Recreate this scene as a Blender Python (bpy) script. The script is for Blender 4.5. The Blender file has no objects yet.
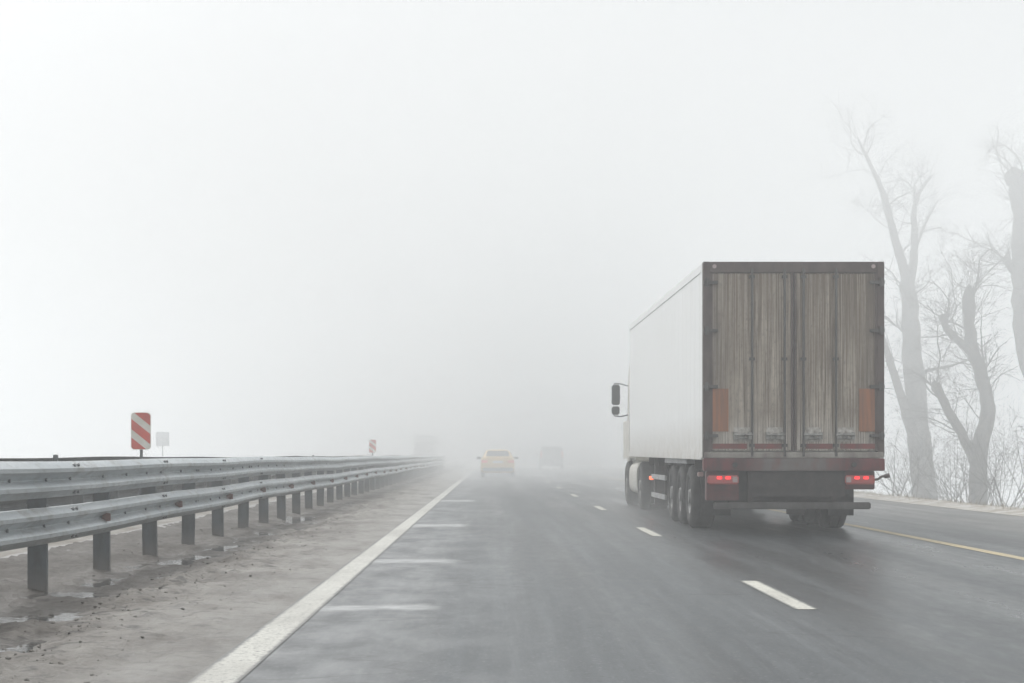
import bpy, bmesh, math, random
from mathutils import Vector, Matrix, noise

random.seed(7)
R = math.radians
C = bpy.context.scene.collection
sc = bpy.context.scene
CAM_H, F = 1.16, 1774.0          # eye height (m) and focal length (pixels) of the picture

# ------------------------------------------------------------------ materials
def mat(name, col=(.5, .5, .5), rough=.6, metal=0.0, spec=.5):
    m = bpy.data.materials.new(name); m.use_nodes = True
    b = m.node_tree.nodes['Principled BSDF']
    b.inputs['Base Color'].default_value = (*col, 1)
    b.inputs['Roughness'].default_value = rough
    b.inputs['Metallic'].default_value = metal
    b.inputs['Specular IOR Level'].default_value = spec
    return m

class NT:
    """a few shorthands for wiring nodes"""
    def __init__(s, m):
        s.t = m.node_tree; s.n = s.t.nodes; s.b = s.n.get('Principled BSDF')
        s.co = s.n.new('ShaderNodeTexCoord').outputs['Object']
    def link(s, a, b): s.t.links.new(a, b)
    def mapping(s, scale=(1, 1, 1), loc=(0, 0, 0)):
        k = s.n.new('ShaderNodeMapping'); k.inputs['Scale'].default_value = scale; k.inputs['Location'].default_value = loc
        s.link(s.co, k.inputs['Vector']); return k.outputs[0]
    def noise(s, scale, detail=4, rough=.55, vec=None, dist=0.0):
        k = s.n.new('ShaderNodeTexNoise'); k.inputs['Scale'].default_value = scale
        k.inputs['Detail'].default_value = detail; k.inputs['Roughness'].default_value = rough
        k.inputs['Distortion'].default_value = dist
        s.link(vec if vec is not None else s.co, k.inputs['Vector']); return k.outputs['Fac']
    def voronoi(s, scale, vec=None, feature='F1'):
        k = s.n.new('ShaderNodeTexVoronoi'); k.feature = feature; k.inputs['Scale'].default_value = scale
        s.link(vec if vec is not None else s.co, k.inputs['Vector']); return k.outputs['Distance']
    def ramp(s, fac, a, b, ca=0.0, cb=1.0):
        k = s.n.new('ShaderNodeMapRange'); k.clamp = True
        k.inputs['From Min'].default_value = a; k.inputs['From Max'].default_value = b
        k.inputs['To Min'].default_value = ca; k.inputs['To Max'].default_value = cb
        s.link(fac, k.inputs['Value']); return k.outputs[0]
    def math(s, op, a, b=None):
        k = s.n.new('ShaderNodeMath'); k.operation = op
        for i, v in enumerate((a, b)):
            if v is None: continue
            if isinstance(v, (int, float)): k.inputs[i].default_value = v
            else: s.link(v, k.inputs[i])
        return k.outputs[0]
    def mix(s, fac, a, b):
        k = s.n.new('ShaderNodeMix'); k.data_type = 'RGBA'
        for sock, v in ((k.inputs[0], fac), (k.inputs[6], a), (k.inputs[7], b)):
            if isinstance(v, (int, float)): sock.default_value = v
            elif isinstance(v, tuple): sock.default_value = (*v, 1)
            else: s.link(v, sock)
        return k.outputs[2]
    def axis(s, i):
        k = s.n.new('ShaderNodeSeparateXYZ'); s.link(s.co, k.inputs[0]); return k.outputs[i]
    def col(s, v): s.link(v, s.b.inputs['Base Color'])
    def rough(s, v): s.link(v, s.b.inputs['Roughness'])
    def bump(s, h, strength=.3, dist=.02):
        k = s.n.new('ShaderNodeBump'); k.inputs['Strength'].default_value = strength; k.inputs['Distance'].default_value = dist
        s.link(h, k.inputs['Height']); s.link(k.outputs[0], s.b.inputs['Normal'])

def speckle(name, ca, cb, scale, rough=.6, r2=None, bump=0, metal=0.0, lo=.35, hi=.65, stretch=(1, 1, 1)):
    m = mat(name, ca, rough, metal); t = NT(m)
    v = t.mapping(stretch)
    f = t.ramp(t.noise(scale, 6, .62, v), lo, hi)
    t.col(t.mix(f, ca, cb))
    if r2 is not None: t.rough(t.ramp(f, 0, 1, rough, r2))
    if bump: t.bump(t.noise(scale * 3, 5, .6, v), bump, .01)
    return m

# --- wet asphalt: grit, polished wheel tracks, dried salt stains and pale transverse joints
def asphalt(name, joints):
    m = mat(name, (.06, .063, .066), .4); t = NT(m)
    grit = t.noise(55, 3, .7)
    tr_v = t.mapping((1.0, .03, 1)); tracks = t.noise(1.3, 3, .5, tr_v)
    patch = t.noise(.5, 6, .62, t.mapping((1, .12, 1)))
    fine = t.noise(9, 6, .7, t.mapping((1, .22, 1)))
    base = t.mix(t.ramp(grit, .36, .64), (.020, .026, .031), (.068, .079, .087))
    base = t.mix(t.ramp(patch, .40, .66, 0, .45), base, (.12, .125, .128))
    base = t.mix(t.ramp(tracks, .46, .60, 0, .6), base, (.020, .022, .024))
    base = t.mix(t.ramp(fine, .45, .75, 0, .45), base, (.14, .15, .157))
    speck = t.voronoi(17); base = t.mix(t.ramp(speck, .08, .2, .8, 0), base, (.21, .212, .212))
    dark = t.voronoi(11, t.mapping((1, 1, 1), (3, 5, 0))); base = t.mix(t.ramp(dark, .08, .22, .7, 0), base, (.012, .013, .014))
    x = t.axis(0); y = t.axis(1)
    # lengthwise wheel tracks worn by traffic: damp dark ruts with paler, streaky crowns between
    wig = t.math('ADD', x, t.math('MULTIPLY', t.math('SUBTRACT', t.noise(.09, 3, .5), .5), .5))
    fr_ = t.math('ABSOLUTE', t.math('SUBTRACT', t.math('PINGPONG', t.math('ADD', wig, 40.35), .9), .45))
    rut = t.ramp(fr_, .12, .42, 0, 1)
    lng = t.noise(5.5, 5, .7, t.mapping((1, .02, 1), (1, 3, 0)))
    base = t.mix(t.math('MULTIPLY', rut, t.ramp(lng, .35, .62, .08, .34)), base, (.125, .136, .143))
    base = t.mix(t.ramp(lng, .58, .46, 0, .3), base, (.022, .026, .029))
    # dusty grit carried onto the hard shoulder
    base = t.mix(t.math('MULTIPLY', t.ramp(x, 6.2, 8.6), t.ramp(t.noise(1.1, 6, .65, t.mapping((1, .25, 1))), .32, .62, .25, .85)), base, (.185, .178, .168))
    if joints:
        # dried, salt-greyed film beside the white edge line
        near = t.ramp(x, -1.3, .5, 1, 0)
        film = t.math('MULTIPLY', near, t.ramp(t.noise(1.7, 6, .65, t.mapping((1, .5, 1))), .40, .62))
        base = t.mix(t.math('MULTIPLY', film, .65), base, (.24, .245, .25))
        for yy, x1, w in joints:
            wob = t.math('MULTIPLY', t.math('SUBTRACT', t.noise(2.2, 4, .6), .5), .5)
            d = t.math('ABSOLUTE', t.math('SUBTRACT', t.math('ADD', y, wob), yy))
            j = t.math('MULTIPLY', t.ramp(d, w * .35, w, 1, 0), t.ramp(t.math('ADD', x, t.math('MULTIPLY', wob, .4)), x1 - .12, x1 + .04, 1, 0))
            j = t.math('MULTIPLY', j, t.ramp(t.noise(5, 4, .6), .3, .6, .35, 1))
            base = t.mix(t.math('MULTIPLY', j, .75), base, (.42, .43, .43))
        # transverse hairline cracks with sealed tar
        ck = t.math('ABSOLUTE', t.math('SUBTRACT', t.noise(.22, 4, .6, t.mapping((.35, 1.2, 1), (3, 1, 0))), .5))
        base = t.mix(t.ramp(ck, .001, .0035, .55, 0), base, (.02, .021, .022))
    base = t.mix(t.math('MULTIPLY', t.ramp(x, 1.9, 3.2), t.ramp(x, 7.0, 5.8, 0, .55)), base, (.017, .021, .024))  # truck's lane darkened: wetness, plus the truck's shadow and reflection put into the colour
    t.col(base)
    r = t.math('ADD', t.ramp(patch, .35, .68, .40, .56), t.ramp(fine, .3, .7, -.05, .07))
    r = t.math('ADD', r, t.ramp(tracks, .45, .62, .03, -.08))
    r = t.math('ADD', r, t.math('MULTIPLY', t.ramp(x, 1.9, 3.2), t.ramp(x, 7.0, 5.8, 0, -.10)))   # the truck's lane is wetter
    t.rough(r)
    t.bump(t.math('ADD', t.math('MULTIPLY', grit, .6), t.math('MULTIPLY', t.voronoi(70), .5)), .22, .004)
    m.node_tree.nodes['Principled BSDF'].inputs['Specular IOR Level'].default_value = .31
    return m

M = {}
M['asphalt'] = asphalt('wet_asphalt', [(29.3, -.42, .8), (19.4, -.38, .5), (13.5, -.4, .32), (45, -.4, 1.1)])
M['asphalt_far'] = asphalt('wet_asphalt_opposite', [])

def paint(name, c, wear, xc, w):
    m = mat(name, c, .6, 0, .25); t = NT(m)
    g = t.noise(28, 5, .75); p = t.noise(3, 5, .65)
    a = t.mix(t.ramp(p, .3, .75, 0, .35), c, tuple(v * .6 for v in c))
    a = t.mix(t.ramp(g, wear, wear + .1, .85, 0), a, (.09, .092, .095))
    e = t.math('ABSOLUTE', t.math('SUBTRACT', t.axis(0), xc))
    e = t.math('ADD', e, t.math('MULTIPLY', t.math('SUBTRACT', t.noise(14, 5, .7), .5), .09))
    a = t.mix(t.ramp(e, w / 2 - .035, w / 2 - .012, 0, .9), a, (.10, .102, .104))
    dirt = t.noise(1.3, 5, .65, t.mapping((1, .3, 1), (4, 2, 0)))
    t.col(t.mix(t.ramp(dirt, .44, .68, 0, .55), a, (.24, .232, .215)))
    t.bump(g, .3, .004)
    return m
M['line_white'] = paint('worn_white_road_paint', (.52, .515, .475), .37, -1.42, .26)
M['line_dash'] = paint('worn_dash_road_paint', (.58, .57, .51), .36, 2.36, .18)
M['line_yellow'] = paint('worn_yellow_road_paint', (.50, .41, .24), .37, 5.93, .21)

def mud():
    m = mat('grey_slush_mud', (.2, .19, .18), .7, 0, .16); t = NT(m)
    a = t.noise(1.1, 6, .62, t.mapping((1, .45, 1))); g = t.noise(22, 6, .75); s = t.noise(4.5, 6, .7, t.mapping((1, 1.6, 1)))
    base = t.mix(t.ramp(a, .38, .60), (.085, .071, .058), (.245, .228, .205))
    base = t.mix(t.ramp(g, .52, .7, 0, .75), base, (.27, .258, .243))
    base = t.mix(t.ramp(s, .47, .38, 0, .95), base, (.036, .031, .027))
    st = t.noise(6, 5, .7, t.mapping((.5, 1.8, 1), (2, 9, 0))); base = t.mix(t.ramp(st, .56, .66, 0, .7), base, (.045, .039, .034))
    base = t.mix(t.math('MULTIPLY', t.ramp(t.axis(0), -3.0, -1.6, 0, 1), t.ramp(t.noise(2.3, 6, .7, t.mapping((1, .3, 1), (7, 0, 0))), .3, .65, .25, .95)), base, (.33, .322, .308))     # salt film by the line
    base = t.mix(t.ramp(t.math('ADD', t.axis(0), t.math('MULTIPLY', a, .6)), -2.5, -2.95, 0, .72), base, (.062, .054, .047))
    wet = t.ramp(t.axis(2), -.03, .012, 1, 0)
    base = t.mix(t.math('MULTIPLY', wet, .55), base, (.075, .066, .058))
    t.col(base)
    t.rough(t.math('SUBTRACT', t.ramp(a, .3, .7, .72, .5), t.math('MULTIPLY', wet, .3)))
    t.bump(t.math('ADD', g, t.math('MULTIPLY', s, .8)), .9, .03)
    return m
M['mud'] = mud()
M['puddle'] = mat('puddle_water', (.06, .055, .05), .04)
_t = NT(M['puddle']); _t.bump(_t.noise(14, 3, .5), .25, .01)
M['median'] = speckle('tan_grit_and_old_snow', (.20, .178, .15), (.34, .325, .305), 2.2, .8, .6, .5, stretch=(1, .35, 1))
M['ridge'] = speckle('dirty_snow_ridge', (.25, .243, .235), (.40, .395, .39), 5, .7, None, .6)
M['snow'] = speckle('snow_field', (.70, .71, .72), (.84, .85, .86), .5, .75, None, .4)
def verge_mat():
    m = mat('verge_grit_snow_and_dead_grass', (.4, .38, .34), .85); t = NT(m)
    a = t.noise(2.2, 6, .7); g = t.noise(20, 5, .7)
    b = t.mix(t.ramp(a, .42, .58), (.33, .30, .26), (.50, .49, .47))
    t.col(t.mix(t.ramp(g, .55, .7, 0, .6), b, (.16, .135, .1))); t.bump(g, .6, .02); return m
M['verge'] = verge_mat()
M['grass'] = speckle('dead_grass', (.30, .25, .17), (.16, .125, .08), 6, .9)

def galvanised():
    m = mat('galvanised_steel', (.55, .58, .60), .42, .75); t = NT(m)
    a = t.noise(1.2, 5, .6, t.mapping((1, .4, 3))); g = t.noise(14, 5, .7, t.mapping((1, .35, 1)))
    b = t.mix(t.ramp(a, .35, .65), (.38, .415, .435), (.48, .51, .525))
    b = t.mix(t.ramp(g, .54, .74, 0, .6), b, (.27, .265, .25))
    sp = t.noise(3.5, 6, .72, t.mapping((1, .6, 1), (6, 1, 0))); b = t.mix(t.ramp(sp, .52, .66, 0, .55), b, (.22, .21, .195))
    t.col(b); t.rough(t.ramp(g, .3, .7, .36, .55)); return m
M['galv'] = galvanised()
def post_steel():
    m = mat('post_steel', (.22, .24, .25), .55, .3); t = NT(m)
    g = t.noise(9, 5, .7, t.mapping((1, 1, .3)))
    b = t.mix(t.ramp(g, .4, .65), (.085, .10, .11), (.055, .06, .062))
    t.col(t.mix(t.ramp(t.axis(2), .0, .22, .7, 0), b, (.17, .155, .14))); return m
M['post'] = post_steel()
M['galv_shaded'] = speckle('shaded_back_of_rail', (.085, .095, .10), (.055, .06, .062), 4, .6, metal=.2)  # far rail's steel made darker: the shade on its back is put into the colour
M['bolt'] = mat('dull_bolt', (.17, .18, .185), .5, .5)
M['reflector_red'] = speckle('rusty_red_reflector', (.20, .09, .075), (.13, .075, .062), 30, .45)
M['sign_white'] = speckle('sign_white_sheet', (.72, .70, .64), (.62, .59, .52), 5, .45)
M['sign_red'] = speckle('sign_red_sheet', (.62, .085, .055), (.5, .08, .06), 5, .45)
M['sign_back'] = speckle('sign_grey_back', (.33, .34, .35), (.26, .27, .28), 4, .5)
M['bark'] = speckle('damp_bark', (.085, .070, .055), (.026, .022, .019), 5, .9, None, .8, stretch=(1, 1, .25))
M['twig'] = mat('twig_bark', (.05, .044, .038), .9)

for k_ in ('median', 'ridge', 'verge'): M[k_].node_tree.nodes['Principled BSDF'].inputs['Specular IOR Level'].default_value = .15
# --- truck
def side_white():
    m = mat('white_trailer_side', (.72, .73, .72), .38); t = NT(m)
    st = t.noise(7, 4, .6, t.mapping((1, 1, .05))); low = t.ramp(t.axis(2), 1.12, 1.75, 1, 0)
    sp = t.noise(3, 6, .7)
    b = t.mix(t.ramp(st, .5, .72, 0, .30), (.74, .75, .745), (.52, .51, .49))
    b = t.mix(t.math('MULTIPLY', low, t.ramp(sp, .3, .6, .25, .75)), b, (.42, .385, .33))
    t.col(b)
    seam = t.math('ABSOLUTE', t.math('SUBTRACT', t.math('FRACT', t.math('MULTIPLY', t.axis(1), 1.72)), .5))
    b = t.mix(t.ramp(seam, .465, .495, 0, .5), b, (.40, .395, .38)); t.col(b)
    ry = t.n.new('ShaderNodeTexWave'); ry.bands_direction = 'Y'; ry.inputs['Scale'].default_value = 4.2
    t.link(t.co, ry.inputs['Vector']); t.bump(ry.outputs['Fac'], .12, .01)
    return m
M['side'] = side_white()
def door_dirt():
    """pale paint under road film that rain has run down in streaks"""
    m = mat('streaked_dirty_door', (.5, .48, .45), .6); t = NT(m)
    fine = t.noise(54, 4, .7, t.mapping((1, 1, .013))); mid = t.noise(15, 4, .6, t.mapping((1, 1, .04), (2, 0, 0)))
    big = t.noise(3.5, 5, .6, t.mapping((1, 1, .25), (5, 0, 0)))
    z = t.axis(2); x = t.axis(0)
    streak = t.math('ADD', t.math('MULTIPLY', fine, .72), t.math('MULTIPLY', mid, .28))
    # the film lies thicker high up and to the right, thinner above the latches
    thick = t.math('ADD', t.ramp(z, 1.3, 3.9, -.045, .04), t.ramp(x, -.2, 1.3, -.01, .05))
    s = t.math('SUBTRACT', streak, thick)
    b = t.mix(t.ramp(s, .41, .60), (.115, .085, .060), (.55, .485, .405))
    film = t.noise(1.6, 5, .65, t.mapping((1, 1, .6), (8, 0, 2))); b = t.mix(t.ramp(film, .36, .62, 0, .7), b, (.205, .160, .122))
    b = t.mix(t.ramp(big, .56, .74, 0, .45), b, (.12, .098, .078))
    sp = t.noise(26, 5, .7, t.mapping((1, 1, .5))); b = t.mix(t.ramp(sp, .52, .66, 0, .5), b, (.10, .082, .066))
    salt = t.math('MULTIPLY', t.ramp(t.math('ADD', z, t.math('MULTIPLY', mid, .5)), 2.0, 1.7), t.ramp(fine, .44, .60, 0, .75))
    b = t.mix(salt, b, (.68, .65, .60))
    edge = t.ramp(t.math('ABSOLUTE', x), .93, 1.25, 0, .75)
    b = t.mix(t.math('MULTIPLY', edge, t.ramp(mid, .35, .6, .95, .5)), b, (.085, .075, .068))
    t.col(b); t.rough(t.ramp(s, .46, .6, .8, .5)); return m
M['door'] = door_dirt()
M['frame_dark'] = speckle('sooty_frame', (.062, .042, .040), (.105, .078, .07), 6, .65, stretch=(1, 1, .4))
M['maroon'] = speckle('maroon_chassis_paint', (.115, .022, .023), (.055, .022, .022), 6, .55)
M['sill'] = speckle('scuffed_steel_sill', (.36, .335, .30), (.16, .13, .115), 4, .55, stretch=(1, 1, .3))
def sill_low():
    m = mat('maroon_sill_beam', (.12, .04, .04), .55); t = NT(m)
    g = t.noise(5, 5, .65, t.mapping((1, 1, .4)))
    mid = t.math('MULTIPLY', t.ramp(t.math('ABSOLUTE', t.axis(0)), .35, .75, 1, 0), t.ramp(g, .3, .6, .35, 1))
    b = t.mix(t.ramp(g, .4, .6), (.15, .026, .028), (.075, .026, .027))
    t.col(t.mix(mid, b, (.155, .14, .13))); return m
M['sill_low'] = sill_low()
M['black'] = speckle('black_chassis', (.018, .016, .016), (.05, .04, .037), 5, .7)
M['rubber'] = speckle('road_grimed_rubber', (.022, .022, .023), (.05, .049, .047), 9, .85)
M['rim'] = speckle('dirty_steel_rim', (.22, .22, .22), (.10, .098, .095), 7, .6)
M['alu'] = speckle('dull_aluminium', (.42, .43, .44), (.24, .24, .24), 5, .5, metal=.2)
M['chrome_dirty'] = speckle('grimy_latch_steel', (.42, .41, .39), (.12, .11, .10), 12, .45, metal=.2)
M['latch_pale'] = speckle('salt_crusted_plate', (.58, .56, .52), (.25, .22, .19), 14, .6)
M['bar_dark'] = speckle('grimy_lock_bar', (.10, .095, .09), (.055, .05, .048), 6, .6, stretch=(1, 1, .2))
M['orange'] = speckle('faded_orange_marker_plate', (.36, .135, .055), (.20, .095, .055), 22, .5, stretch=(1, 1, .06))
M['red_strip'] = speckle('dirty_red_reflex_strip', (.24, .045, .04), (.11, .05, .045), 9, .45)
M['cab'] = speckle('cream_cab_paint', (.62, .60, .55), (.44, .42, .37), 3, .4)
M['glass'] = mat('dark_glass', (.03, .034, .038), .08)
M['mirror_case'] = mat('mirror_case', (.09, .10, .11), .4)
def glow(name, c, e):
    m = mat(name, c, .3); b = m.node_tree.nodes['Principled BSDF']
    b.inputs['Emission Color'].default_value = (*c, 1); b.inputs['Emission Strength'].default_value = e; return m
M['lamp_red'] = glow('red_lamp_lens', (.40, .09, .085), .05)
M['lamp_clear'] = mat('pale_lamp_lens', (.42, .34, .33), .25)
M['lit_red'] = glow('lit_tail_bulb', (1.0, .05, .06), .6)
M['lit_amber'] = glow('lit_side_marker', (1.0, .18, .06), 1.2)
M['lit_white'] = mat('pale_side_marker', (.5, .34, .32), .3)
M['lit_head'] = glow('lit_headlamp', (1, .95, .85), 6)
M['yellow_car'] = mat('yellow_car_paint', (.70, .43, .10), .35)
M['grey_car'] = mat('dark_grey_car_paint', (.06, .065, .07), .35)
M['plate'] = mat('number_plate_white', (.75, .75, .73), .4)
M['lorry_box'] = mat('oncoming_lorry_box', (.028, .034, .041), .5)
M['lorry_cab'] = mat('oncoming_lorry_cab', (.03, .033, .04), .4)

# ------------------------------------------------------------------ mesh builder
class MB:
    def __init__(s): s.v, s.f = [], []
    def add(s, vs, fs):
        o = len(s.v); s.v += [tuple(v) for v in vs]; s.f += [tuple(o + i for i in f) for f in fs]; return s
    def box(s, x0, x1, y0, y1, z0, z1):
        return s.add([(x, y, z) for x in (x0, x1) for y in (y0, y1) for z in (z0, z1)],
                     [(0, 1, 3, 2), (4, 6, 7, 5), (0, 4, 5, 1), (2, 3, 7, 6), (0, 2, 6, 4), (1, 5, 7, 3)])
    def tube(s, pts, rad, n=8, caps=True):
        pts = [Vector(p) for p in pts]
        if not isinstance(rad, (list, tuple)): rad = [rad] * len(pts)
        d = (pts[1] - pts[0]).normalized(); up = d.orthogonal().normalized()
        vs, fs = [], []
        for i, p in enumerate(pts):
            a = pts[max(i - 1, 0)]; b = pts[min(i + 1, len(pts) - 1)]
            t = (b - a).normalized(); up = (up - t * up.dot(t)).normalized(); w = t.cross(up)
            for k in range(n):
                q = 2 * math.pi * k / n
                vs.append(p + (up * math.cos(q) + w * math.sin(q)) * rad[i])
        for i in range(len(pts) - 1):
            for k in range(n):
                fs.append((i * n + k, i * n + (k + 1) % n, (i + 1) * n + (k + 1) % n, (i + 1) * n + k))
        if caps:
            fs.append(tuple(range(n - 1, -1, -1))); fs.append(tuple((len(pts) - 1) * n + k for k in range(n)))
        return s.add(vs, fs)
    def lathe_x(s, prof, cx, cy, cz, n=40):
        """prof: (offset along x, radius) pairs, closed back on the axis or not"""
        vs, fs = [], []
        for dx, r in prof:
            for k in range(n):
                q = 2 * math.pi * k / n; vs.append((cx + dx, cy + r * math.cos(q), cz + r * math.sin(q)))
        for i in range(len(prof) - 1):
            for k in range(n):
                fs.append((i * n + k, i * n + (k + 1) % n, (i + 1) * n + (k + 1) % n, (i + 1) * n + k))
        return s.add(vs, fs)
    def prism_y(s, poly, y0, y1):
        n = len(poly)
        vs = [(x, y0, z) for x, z in poly] + [(x, y1, z) for x, z in poly]
        fs = [(i, (i + 1) % n, n + (i + 1) % n, n + i) for i in range(n)] + [tuple(range(n - 1, -1, -1)), tuple(range(n, 2 * n))]
        return s.add(vs, fs)
    def prism_x(s, poly, x0, x1):
        n = len(poly)
        vs = [(x0, y, z) for y, z in poly] + [(x1, y, z) for y, z in poly]
        fs = [(i, (i + 1) % n, n + (i + 1) % n, n + i) for i in range(n)] + [tuple(range(n - 1, -1, -1)), tuple(range(n, 2 * n))]
        return s.add(vs, fs)
    def build(s, name, m, parent=None, bevel=0, seg=2, smooth=None, kind=None):
        me = bpy.data.meshes.new(name); me.from_pydata(s.v, [], s.f); me.update()
        bm = bmesh.new(); bm.from_mesh(me)
        bmesh.ops.recalc_face_normals(bm, faces=bm.faces)
        if bevel: bmesh.ops.bevel(bm, geom=[e for e in bm.edges if e.calc_face_angle(0) > .5], offset=bevel, segments=seg, affect='EDGES', clamp_overlap=True)
        bm.to_mesh(me); bm.free()
        for mm in (m if isinstance(m, list) else [m]): me.materials.append(mm)
        if smooth is not None:
            me.shade_smooth()
            if smooth < 180: me.set_sharp_from_angle(angle=R(smooth))
        o = bpy.data.objects.new(name, me); C.objects.link(o)
        if parent is not None: o.parent = parent
        if kind: o['kind'] = kind
        return o

def thing(name, label, cat, loc=(0, 0, 0), group=None):
    o = bpy.data.objects.new(name, None); C.objects.link(o); o.location = loc; o.empty_display_size = .3
    o['label'] = label; o['category'] = cat
    if group: o['group'] = group
    return o
def tag(o, label, cat, group=None):
    o['label'] = label; o['category'] = cat
    if group: o['group'] = group
    return o

# ------------------------------------------------------------------ setting: ground, roads, markings
Y0, Y1 = -80, 440
def sheet(name, m, x0, x1, z, y0=Y0, y1=Y1):
    return MB().add([(x0, y0, z), (x1, y0, z), (x1, y1, z), (x0, y1, z)], [(0, 1, 2, 3)]).build(name, m, kind='structure')

def ysteps(a, b, s0, k):
    out = [a]
    while out[-1] < b: out.append(min(b, out[-1] + s0 + k * max(0, out[-1] - 9)))
    return out
def field(name, m, xs, ys, fz, smooth=180):
    vs = [(x, y, fz(x, y)) for y in ys for x in xs]; n = len(xs)
    fs = [(j * n + i, j * n + i + 1, (j + 1) * n + i + 1, (j + 1) * n + i) for j in range(len(ys) - 1) for i in range(n - 1)]
    return MB().add(vs, fs).build(name, m, kind='structure', smooth=smooth)
def lerp_table(tab, x):
    for (a, za), (b, zb) in zip(tab, tab[1:]):
        if x <= b: return za + (zb - za) * max(0, (x - a) / (b - a))
    return tab[-1][1]
def fbm(x, y, s, seed=0.0, o=4): return noise.fractal(Vector((x * s + seed, y * s, seed)), 1.0, 2.0, o)

TERR = [(-300, -1.4), (-30, -1.3), (-22, -.25), (-19, -.12), (10.3, -.12), (11.2, -.14), (13.5, -.9), (20, -1.25), (300, -1.4)]
def terr(x, y):
    b = lerp_table(TERR, x)
    if x > 11.6 or x < -22: b += .18 * fbm(x, y, .12, 3.1) * min(1, max(x - 11.6, -22 - x, 0) / 3)
    return b
xs = [-300, -200, -120, -80, -60, -45, -36, -30, -27, -24, -22, -19, -12, -7, -2, 4, 9, 10.3, 11.2, 11.7, 12.3, 13, 13.7, 14.5, 15.5, 17, 19, 22, 26, 31, 38, 48, 62, 80, 110, 150, 220, 300]
ground = field('ground', M['snow'], xs, [Y0 - 15] + [y for y in range(-60, 120, 2)] + list(range(120, 450, 12)) + [455], terr)
sheet('road', M['asphalt'], -1.72, 10.25, 0)
sheet('opposite_road', M['asphalt_far'], -18.6, -6.9, 0)

# left shoulder: slush and mud, low and wet along the posts
def mud_z(x, y):
    t = min(1, max(0, (-1.56 - x) / .5))
    z = .002 + .004 * min(1, t * 6) + t * (.018 + .022 * fbm(x, y * .55, 1.6, 1.7, 5) + .016 * fbm(x, y * .8, 5, 8.2, 4))
    clod = max(0, fbm(x, y * .7, 2.4, 12.2, 4) - .18) * (.075 * math.exp(-((x + 2.75) / .4) ** 2) + .03); z += t * clod
    z += t * .016 * max(-.6, fbm(x, y, 9, 3.7, 3)) * (1 if y < 40 else 0)
    ch = math.exp(-((x + 3.5 + .2 * fbm(y, 0, .25, 5)) / .42) ** 2)
    z -= t * ch * (.050 + .055 * fbm(x, y * .8, 1.7, 4.4, 4)) * (1 if y < 34 else .6)
    rut = math.exp(-((x + 2.95 + .15 * fbm(y, 2, .2, 9)) / .16) ** 2)
    z -= t * rut * (.02 + .03 * fbm(x, y, 1.1, 6.4, 3))
    if x < -4.6: z += .05 * min(1, (-4.6 - x) / .4)
    return z
mx = [-1.53 - .034 * i for i in range(106)]
field('shoulder', M['mud'], mx, [-80, -20, 4] + ysteps(7, 440, .045, .0028), mud_z)
sheet('puddle', M['puddle'], -4.6, -2.6, -.018, 5, 60)
# median: pale edge ridge, then tan grit and old snow under the far barrier
def med_z(x, y):
    r = math.exp(-((x + 5.12) / .13) ** 2) * (.022 + .012 * fbm(y, x, .5, 2))
    return .045 + r + .012 * fbm(x, y, .6, 7.7, 4)
field('median_edge', M['ridge'], [-4.93 - .05 * i for i in range(9)], [-80, 0] + ysteps(6, 440, .06, .004), med_z)
field('median', M['median'], [-5.33 - .1 * i for i in range(18)], [-80, 0] + ysteps(6, 440, .2, .008), lambda x, y: med_z(x, y) * min(1, max(.05, (x + 7.05) / .5)))
# right verge: gritty, snow patched lip that falls to the field
def verge_z(x, y):
    k = min(1, max(0, (x - 9.95) / .45))
    z = .006 + k * (.06 + .022 * fbm(x, y, .7, 3.3, 4))
    if x > 10.9: z -= (x - 10.9) * .55
    return z
field('verge', M['verge'], [9.95 + .09 * i for i in range(24)], [-80, 0] + ysteps(10, 80, .12, .001) + ysteps(81, 440, .3, .01), verge_z)

# painted markings
def line(name, m, x, w, segs, z=.004):
    mb = MB()
    for a, b in segs:
        n = max(1, int((b - a) / 3)); st = (b - a) / n
        for i in range(n):
            mb.add([(x - w / 2, a + i * st, z), (x + w / 2, a + i * st, z), (x + w / 2, a + (i + 1) * st, z), (x - w / 2, a + (i + 1) * st, z)], [(0, 1, 2, 3)])
    return mb.build(name, m, kind='structure')
line('white_edge_line', M['line_white'], -1.42, .26, [(Y0, Y1)])
line('yellow_edge_line', M['line_yellow'], 5.93, .21, [(Y0, Y1)])
line('dashed_lane_line', M['line_dash'], 2.36, .18, [(13.3 + 12 * k, 16.3 + 12 * k) for k in range(-5, 30)])

# ------------------------------------------------------------------ crash barriers
W_PROF = [(0.0, .155), (.012, .150), (.055, .118), (.083, .095), (.083, .062), (.05, .035), (.006, .012), (0.0, 0.0)]
W_PROF = W_PROF + [(d, -z) for d, z in reversed(W_PROF[:-1])]
def beam_section(y0, y1, xf, zc, side, wob):
    """one W-beam length; side +1 bulges to +x"""
    mb = MB(); th = .004; n = 6; prof = W_PROF + [(d - .005, z) for d, z in reversed(W_PROF)]
    vs, fs = [], []; k = len(prof)
    for i in range(n + 1):
        y = y0 + (y1 - y0) * i / n; dx, dz = wob(y)
        for d, z in prof: vs.append((xf + dx + side * d, y, zc + dz + z))
    for i in range(n):
        for j in range(k): fs.append((i * k + j, i * k + (j + 1) % k, (i + 1) * k + (j + 1) % k, (i + 1) * k + j))
    fs += [tuple(range(k)), tuple(n * k + j for j in range(k - 1, -1, -1))]
    return mb.add(vs, fs)

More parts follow.
